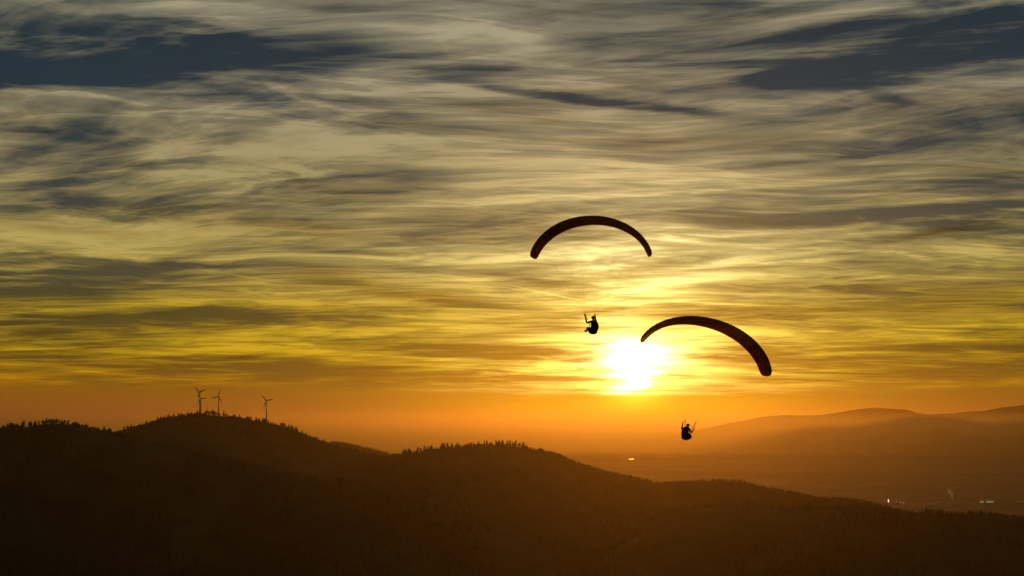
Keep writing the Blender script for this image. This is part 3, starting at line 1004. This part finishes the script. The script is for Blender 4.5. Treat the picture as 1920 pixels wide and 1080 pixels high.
# steam drifting from a stack
p = ground_at(1787.5, 943.0)
t = empty('chimney', p)
tag(t, 'factory chimney under the steam plume on the plain', 'chimney')
bm = bmesh.new()
tube(bm, [(0, 0, 0), (0, 0, 22)], [2.6, 1.9], 16)
link('stack', bm_mesh('stack', bm, True), M_wall, t)
bm = bmesh.new()
tube(bm, [(0, 0, 22.02), (0, 0, 23.0)], [2.2, 2.2], 16)
link('rim', bm_mesh('rim', bm, True), M_steel, t)
bm = bmesh.new()
r = np.random.default_rng(5)
for k in range(26):
    f = k / 25
    c = p + Vector((-2 - 20 * f ** 1.3 + r.normal() * 5 * f, r.normal() * 4 * f, 26 + 44 * f))
    s = 5.0 + 9 * f * (1.6 - f)
    m = Matrix.Translation(c) @ Matrix.Diagonal((s * r.uniform(.7, 1.1), s, s * r.uniform(.8, 1.3), 1))
    bmesh.ops.create_icosphere(bm, subdivisions=2, radius=1, matrix=m)
plume = link('steam_plume', bm_mesh('steam_plume', bm))
tag(plume, 'small pale steam plume rising from the plain at right', 'steam', kind='stuff')
sm = bpy.data.materials.new('steam')
sm.use_nodes = True
sm.node_tree.nodes.clear()
sg = G(sm.node_tree)
sv = sg.n('ShaderNodeVolumePrincipled')
sv.inputs['Color'].default_value = (0.97, 0.97, 0.97, 1)
sv.inputs['Anisotropy'].default_value = 0.45
sv.inputs['Density'].default_value = 0.14
so = sg.n('ShaderNodeOutputMaterial')
sm.node_tree.links.new(sv.outputs[0], so.inputs['Volume'])
plume.data.materials.append(sm)
# ------------------------------------------------------------------ paragliders
def cloth(name, c0, c1, through, glow):
    """ripstop nylon: diffuse on both faces, some light soaking through, a little passing straight"""
    m = bpy.data.materials.new(name)
    m.use_nodes = True
    nt = m.node_tree
    nt.nodes.clear()
    h = G(nt)
    t = h.n('ShaderNodeTexCoord')
    n = h.noise(t.outputs['Object'], 14.0, 3.0)
    c = h.ramp(n, [(0.35, c0), (0.65, c1)])
    d = h.n('ShaderNodeBsdfDiffuse')
    h.put(d.inputs[0], c)
    tr = h.n('ShaderNodeBsdfTranslucent')
    h.put(tr.inputs[0], h.mix(1.0, c, (*glow, 1), 'MULTIPLY'))
    tp = h.n('ShaderNodeBsdfTransparent')
    tp.inputs[0].default_value = (*through, 1)
    a = h.n('ShaderNodeAddShader')
    nt.links.new(d.outputs[0], a.inputs[0])
    nt.links.new(tr.outputs[0], a.inputs[1])
    b = h.n('ShaderNodeAddShader')
    nt.links.new(a.outputs[0], b.inputs[0])
    nt.links.new(tp.outputs[0], b.inputs[1])
    o = h.n('ShaderNodeOutputMaterial')
    nt.links.new(b.outputs[0], o.inputs[0])
    return m


M_navy = cloth('dark_nylon', (0.010, 0.010, 0.016), (0.018, 0.016, 0.022), (0.14, 0.08, 0.02), (0.3, 0.35, 0.3))
M_red = cloth('red_nylon', (0.34, 0.014, 0.010), (0.42, 0.020, 0.014), (0.14, 0.06, 0.01), (0.35, 0.3, 0.25))
M_skylight_dot = material('pale_skylight_dot', 0.4, build=mottled((0.78, 0.78, 0.80), (0.86, 0.86, 0.88), 8.0, 2.0))  # pale colour stands in for light coming through the cell openings
M_line = material('aramid_line', 0.6, build=mottled((0.10, 0.03, 0.03), (0.16, 0.06, 0.05), 5.0, 2.0))
M_web = material('black_webbing', 0.8, build=mottled((0.012, 0.012, 0.014), (0.03, 0.03, 0.034), 30.0, 2.0))
M_pack = material('harness_cordura', 0.8, build=mottled((0.014, 0.014, 0.016), (0.035, 0.03, 0.032), 20.0, 3.0))
M_suit = material('flying_suit', 0.85, build=mottled((0.03, 0.028, 0.035), (0.055, 0.05, 0.058), 12.0, 3.0))
M_skin = material('skin', 0.55, build=mottled((0.42, 0.25, 0.18), (0.50, 0.31, 0.22), 10.0, 2.0))
M_helmet = material('helmet_shell', 0.3, build=mottled((0.10, 0.10, 0.11), (0.13, 0.13, 0.14), 6.0, 2.0), spec=0.5)
M_shoe = material('boot_leather', 0.7, build=mottled((0.02, 0.016, 0.014), (0.04, 0.032, 0.026), 20.0, 2.0))


class Wing:
    def __init__(self, span_half, sag, apex, chord, cells, pitch, tipch, power=2.2, y0=0.0):
        self.a, self.b, self.apex, self.chord, self.cells, self.pitch, self.tipch, self.y0 = span_half, sag, apex, chord, cells, pitch, tipch, y0
        # arc as part of a superellipse-like curve, sampled by arc length
        u = np.linspace(-1, 1, 801)
        x = span_half * np.sin(u * 1.36) / math.sin(1.36)
        z = apex - sag * (1 - np.cos(u * 1.36)) / (1 - math.cos(1.36))
        d = np.concatenate([[0], np.cumsum(np.hypot(np.diff(x), np.diff(z)))])
        self.L, self.tab = d[-1], (d / d[-1] * 2 - 1, x, z)

    def frame(self, s):
        """s in -1..1 along the span: centre of the quarter chord, up normal, chord length"""
        ts, x, z = self.tab
        e = 1e-3
        p = np.array([np.interp(s, ts, x), np.interp(s, ts, z)])
        q = np.array([np.interp(s + e, ts, x) - np.interp(s - e, ts, x), np.interp(s + e, ts, z) - np.interp(s - e, ts, z)])
        q /= np.hypot(*q)
        c = self.tipch + (self.chord - self.tipch) * math.sqrt(max(0.0, 1 - abs(s) ** 2.3))
        e_ = max(0.0, (abs(s) - 0.93) / 0.07)
        c *= 0.30 + 0.70 * math.sqrt(max(0.0, 1 - min(1.0, e_) ** 2.2))
        return p, (-q[1], q[0]), c

    def surf(self, s, f, side, bulge=0.0, off=0.0):
        """point on the skin: f chord fraction from the leading edge, side +1 top, -1 bottom"""
        (x, z), (nx, nz), c = self.frame(s)
        th = 0.20 * c
        yt = 5 * (0.2969 * math.sqrt(f) - 0.1260 * f - 0.3516 * f ** 2 + 0.2843 * f ** 3 - 0.1036 * f ** 4)
        h = th * yt * (1.22 if side > 0 else -0.62) + 0.02 * c * math.sin(math.pi * f)
        h += side * (0.040 * bulge * (0.25 + 0.75 * min(1.0, 5 * f) * (1 - 0.6 * f)) + off)
        yc = (0.30 - f) * c + (0.030 * bulge if f < 0.02 else 0) - (0.06 * bulge * (f > 0.98))
        cp, sp = math.cos(self.pitch), math.sin(self.pitch)
        y, h = yc * cp - h * sp, h * cp + yc * sp
        return Vector((x + nx * h, self.y0 + y - 0.10 * (1 - c / self.chord) * self.chord, z + nz * h))

    def build(self, parent):
        sub = 4
        ns = self.cells * sub + 1
        fr = [0, .006, .02, .05, .1, .17, .26, .38, .5, .62, .74, .86, .94, 1.0]
        prof = [(f, 1) for f in fr[::-1]] + [(f, -1) for f in fr[1:]]
        V, F, mats = [], [], []
        for i in range(ns):
            s = -1 + 2 * i / (ns - 1)
            bl = abs(math.sin(math.pi * (i % sub) / sub))
            for f, sd in prof:
                V.append(self.surf(s, f, sd, bl))
        m = len(prof)
        for i in range(ns - 1):
            for j in range(m - 1):
                F.append((i * m + j, i * m + j + 1, (i + 1) * m + j + 1, (i + 1) * m + j))
                f, sd = prof[j]
                f2 = prof[j + 1][0]
                mats.append(1 if (sd < 0 and (f + f2) / 2 > 0.30) else 0)
        me = bpy.data.meshes.new('canopy')
        me.from_pydata([tuple(v) for v in V], [], F + [tuple(range(m)), tuple(range((ns - 1) * m + m - 1, (ns - 1) * m - 1, -1))])
        me.materials.append(M_navy)
        me.materials.append(M_red)
        me.polygons.foreach_set('material_index', np.array(mats + [0, 0], dtype=np.int32))
        me.polygons.foreach_set('use_smooth', np.ones(len(F) + 2, dtype=bool))
        me.update()
        bm = bmesh.new()
        bm.from_mesh(me)
        bmesh.ops.recalc_face_normals(bm, faces=bm.faces)
        bm.to_mesh(me)
        bm.free()
        return link('canopy', me, None, parent)


def body_mesh(pose, legs):
    """seated pilot as one skinned figure; pose gives elbow and hand positions for both arms"""
    J, E, Rr = [], [], []

    def j(p, r, par=None):
        J.append(tuple(p))
        Rr.append(r if isinstance(r, tuple) else (r, r))
        if par is not None:
            E.append((par, len(J) - 1))
        return len(J) - 1
    pel = j((0, 0.0, -0.42), (0.165, 0.135))
    sp = j((0, -0.07, -0.20), (0.165, 0.130), pel)
    ch = j((0, -0.12, 0.03), (0.190, 0.140), sp)
    up = j((0, -0.13, 0.15), (0.150, 0.110), ch)
    nk = j((0, -0.12, 0.24), 0.080, up)
    hd = j((0, -0.10, 0.33), 0.085, nk)
    j((0, -0.09, 0.41), (0.080, 0.092), hd)
    for s in (-1, 1):
        hip = j((s * 0.11, 0.08, -0.42), 0.110, pel)
        LG = legs
        k1 = j((s * 0.12, LG[0][0] * .55, -0.42 + (LG[0][1] + .42) * .55), 0.100, hip)
        kn = j((s * 0.13, *LG[0]), 0.078, k1)
        c1 = j((s * 0.125, (LG[0][0] + LG[1][0]) / 2, (LG[0][1] + LG[1][1]) / 2 - .01), 0.072, kn)
        an = j((s * 0.12, *LG[1]), 0.052, c1)
        j((s * 0.12, LG[1][0] + .09, LG[1][1] + .04), 0.048, an)
        j((s * 0.13, LG[1][0] + .17, LG[1][1] + .10), 0.038, len(J) - 1)
        sh = j((s * 0.20, -0.13, 0.17), 0.085, up)
        el, ha = Vector(pose[s][0]), Vector(pose[s][1])
        mid = (Vector(J[sh]) + el) / 2
        m1 = j(mid, 0.072, sh)
        e = j(el, 0.062, m1)
        f1 = j(el.lerp(ha, 0.4), 0.058, e)
        w = j(el.lerp(ha, 0.84), 0.038, f1)
        d = (ha - el).normalized()
        pm = j(ha, (0.040, 0.022), w)
        # fingers curled round the brake toggle, thumb from the side of the palm
        side = d.cross(Vector((0, 1, 0))).normalized()
        fw = side.cross(d).normalized()
        if fw.y < 0:
            fw = -fw
        for q, ln in zip((-0.030, -0.010, 0.010, 0.030), (0.072, 0.085, 0.080, 0.062)):
            a = j(ha + side * q + d * 0.035, 0.009, pm)
            b = j(ha + side * q + d * (0.035 + ln * .55) + fw * 0.008, 0.009, a)
            c = j(ha + side * q + d * (0.035 + ln * .50) + fw * 0.036, 0.008, b)
            j(ha + side * q + d * (0.020 + ln * .20) + fw * 0.042, 0.007, c)
        a = j(ha - side * s * 0.040 - d * 0.01, 0.011, pm)
        b = j(ha - side * s * 0.050 + d * 0.025 + fw * 0.022, 0.010, a)
        j(ha - side * s * 0.030 + d * 0.045 + fw * 0.038, 0.008, b)
    me = bpy.data.meshes.new('body')
    me.from_pydata(J, E, [])
    o = bpy.data.objects.new('body', me)
    col.objects.link(o)
    md = o.modifiers.new('skin', 'SKIN')
    md.use_smooth_shade = True
    for i, r in enumerate(Rr):
        me.skin_vertices[0].data[i].radius = r
        me.skin_vertices[0].data[i].use_root = (i == pel)
    o.modifiers.new('subsurf', 'SUBSURF').levels = 1
    bpy.context.view_layer.update()
    ev = o.evaluated_get(bpy.context.evaluated_depsgraph_get())
    out = bpy.data.meshes.new_from_object(ev)
    bpy.data.objects.remove(o)
    bm = bmesh.new()
    bm.from_mesh(out)
    ellipsoid(bm, (0, 0.005, 0.355), (0.016, 0.028, 0.028), 8, 6)               # nose
    for s in (-1, 1):
        ellipsoid(bm, (s * 0.032, -0.022, 0.382), (0.014, 0.012, 0.010), 8, 6)  # eyes
        ellipsoid(bm, (s * 0.084, -0.10, 0.365), (0.012, 0.022, 0.034), 8, 6)   # ears
    ellipsoid(bm, (0, -0.026, 0.315), (0.026, 0.012, 0.008), 8, 6)              # mouth
    bm.to_mesh(out)
    bm.free()
    out.materials.clear()
    out.materials.append(M_suit)
    out.materials.append(M_skin)
    out.materials.append(M_shoe)
    hands = [Vector(pose[s][1]) for s in (-1, 1)]
    for f in out.polygons:
        c = f.center
        f.use_smooth = True
        if c.z > 0.26 and abs(c.x) < 0.12 and c.y > -0.3 and c.z < 0.6 and (c - Vector((0, -0.1, 0.35))).length < 0.15:
            f.material_index = 1
        elif min((c - h).length for h in hands) < 0.10:
            f.material_index = 1
        elif c.y > legs[1][0] - 0.01:
            f.material_index = 2
    return out


def paraglider(pos, yaw, roll, wing, pose, riser_top, intakes, labels, body_pos, body_yaw, legs, pod=False, big=1.12):
    rot = Matrix.Rotation(roll, 4, 'Y') @ Matrix.Rotation(yaw + math.pi, 4, 'Z')   # flies towards the camera side
    g_ = empty('paraglider', pos, rot.to_euler())
    tag(g_, labels[0], 'paraglider', 'paragliders in the evening sky')
    wing.build(g_)
    # the pilot hangs turned a little in the straps: body frame, relative to the glider's frame
    brot = Matrix.Translation(body_pos) @ Matrix.Rotation(roll, 4, 'Y') @ Matrix.Rotation(body_yaw + math.pi, 4, 'Z') @ Matrix.Scale(big, 4)
    loc = (Matrix.Translation(pos) @ rot).inverted() @ brot
    hand = {s: loc @ Vector(pose[s][1]) for s in (-1, 1)}
    for s, f in intakes:
        # cell opening under the nose: oval patch painted pale for sky light shining through
        bm = bmesh.new()
        c = [wing.surf(s + ds * 0.014, max(0.012, f + df * 0.040), -1, 0.8, 0.008) for ds, df in
             [(math.cos(k * math.pi / 5), math.sin(k * math.pi / 5)) for k in range(10)]]
        vs = [bm.verts.new(v) for v in c]
        mid = bm.verts.new(wing.surf(s, f, -1, 1.0, 0.02))
        for k in range(10):
            bm.faces.new((vs[k], vs[(k + 1) % 10], mid))
        link('air_intake', bm_mesh('air_intake', bm), M_skylight_dot, g_)
    # risers, lines, brakes
    for s in (-1, 1):
        root = loc @ Vector((s * 0.20, 0.03, 0.02))
        top = Vector(riser_top[s])
        bm = bmesh.new()
        for k, dy in enumerate((-0.06, 0.0, 0.06)):
            tube(bm, [root, root.lerp(top, .5) + Vector((0, dy * .5, 0)), top + Vector((0, dy, 0))], [0.016, 0.014, 0.016], 6)
        tube(bm, [top + Vector((0, -.07, 0)), top + Vector((0, .07, 0))], 0.02, 6)
        tube(bm, [root - Vector((0, 0, .05)), root + Vector((0, 0, .05))], 0.022, 8)
        link('riser', bm_mesh('riser', bm), M_web, g_)
        for row, f in enumerate((0.10, 0.34, 0.60, 0.98)):
            for m_ in range(3):
                bm = bmesh.new()
                s0 = s * (0.08 + 0.30 * m_)
                tgt = wing.surf(s0 + s * 0.10, f, -1)
                start = top + Vector((0, (row - 1.0) * 0.05, 0.01)) if row < 3 else hand[s] + Vector((0, 0, .05))
                fork = start.lerp(tgt, 0.62)
                tube(bm, [start, fork], 0.0009, 4)
                for q in (0.02, 0.10, 0.18, 0.25):
                    tube(bm, [fork, wing.surf(min(.985, abs(s0) + q) * s, f, -1)], 0.0006, 4)
                link('suspension_line' if row < 3 else 'brake_line', bm_mesh('line', bm), M_line, g_)
        bm = bmesh.new()
        h_ = hand[s]
        tube(bm, [h_ + Vector((-.05, .03, .045)), h_ + Vector((.05, .03, .045))], 0.012, 6)
        link('brake_handle', bm_mesh('brake_handle', bm), M_web, g_)
    # harness: padded seat shell with a bulging back protector, side straps
    bm = bmesh.new()
    lean = Matrix.Rotation(0.30, 3, 'X')
    ellipsoid(bm, (0, -0.28, -0.20), (0.26, 0.20, 0.38), 20, 14, lean)
    ellipsoid(bm, (0, -0.06, -0.50), (0.27, 0.30, 0.17), 20, 12)
    if pod:
        ellipsoid(bm, (0, 0.28, -0.36), (0.22, 0.44, 0.25), 20, 14, Matrix.Rotation(0.06, 3, 'X'))
    hn = link('harness', bm_mesh('harness', bm, True), M_pack, g_)
    hn.matrix_local = loc
    bm = bmesh.new()
    for s in (-1, 1):
        tube(bm, [(s * .21, .03, -.04), (s * .23, .0, -.25), (s * .22, .05, -.50)], 0.02, 6)
        tube(bm, [(s * .10, -.02, -.05), (s * .13, -.04, .22), (s * .13, -.20, .24), (s * .12, -.27, .0)], 0.022, 6)
    tube(bm, [(-.2, .045, -.03), (0, .05, -.03), (.2, .045, -.03)], 0.018, 6)
    link('strap', bm_mesh('strap', bm), M_web, hn)
    pn = empty('person', body_pos)
    pn.matrix_world = brot
    tag(pn, labels[1], 'person', 'pilots hanging under the paragliders')
    b = link('body', body_mesh(pose, legs), None, pn)
    bm = bmesh.new()
    ellipsoid(bm, (0, -0.105, 0.400), (0.125, 0.145, 0.125), 18, 12)
    for v in list(bm.verts):
        if v.co.z < 0.37 and v.co.y > -0.08:
            bm.verts.remove(v)
    tube(bm, [(-.125, -.10, .385), (-.10, .02, .41), (0, .055, .42), (.10, .02, .41), (.125, -.10, .385)], 0.014, 6)
    link('helmet', bm_mesh('helmet', bm, True), M_helmet, pn)
    return g_


DIST = 117.0
# first glider: level; the pilot sits turned to the left
paraglider(at(1108, 607, DIST), R(-9), 0.0, Wing(4.38, 2.76, 7.78, 2.6, 46, R(2.5), 1.95),
           {-1: ((-0.28, 0.02, 0.13), (-0.24, 0.08, 0.54)), 1: ((0.30, 0.20, 0.06), (0.38, 0.30, 0.56))},
           {-1: (-0.24, 0.02, 0.62), 1: (0.40, 0.10, 0.66)},
           [(0.64 + 0.030 * k, 0.10 + 0.02 * (k % 3)) for k in range(9)],
           ('paraglider with dark arched canopy flying higher, seen level above the sun',
            'pilot in dark suit sitting sideways with legs out, beneath the higher paraglider'),
           at(1111, 607.5, DIST), R(-36), ((0.37, -0.24), (0.58, -0.52)), big=1.18)
# second glider: banked; the pilot lies in a closed leg cover
paraglider(at(1289.5, 808, DIST), R(8), R(14.6), Wing(4.98, 2.72, 8.22, 2.6, 48, R(6.5), 1.6),
           {-1: ((-0.37, -0.05, -0.06), (-0.47, 0.04, 0.34)), 1: ((0.44, -0.05, 0.0), (0.50, 0.06, 0.50))},
           {-1: (-0.44, 0.02, 0.76), 1: (0.39, 0.02, 0.74)},
           [(-0.26 - 0.052 * k, 0.09 + 0.02 * (k % 3)) for k in range(12)],
           ('paraglider with banked dark canopy whose tip crosses in front of the sun',
            'pilot in dark harness with both arms raised, beneath the banked paraglider'),
           at(1288.5, 808, DIST), R(20), ((0.42, -0.24), (0.48, -0.46)), pod=True, big=1.06)
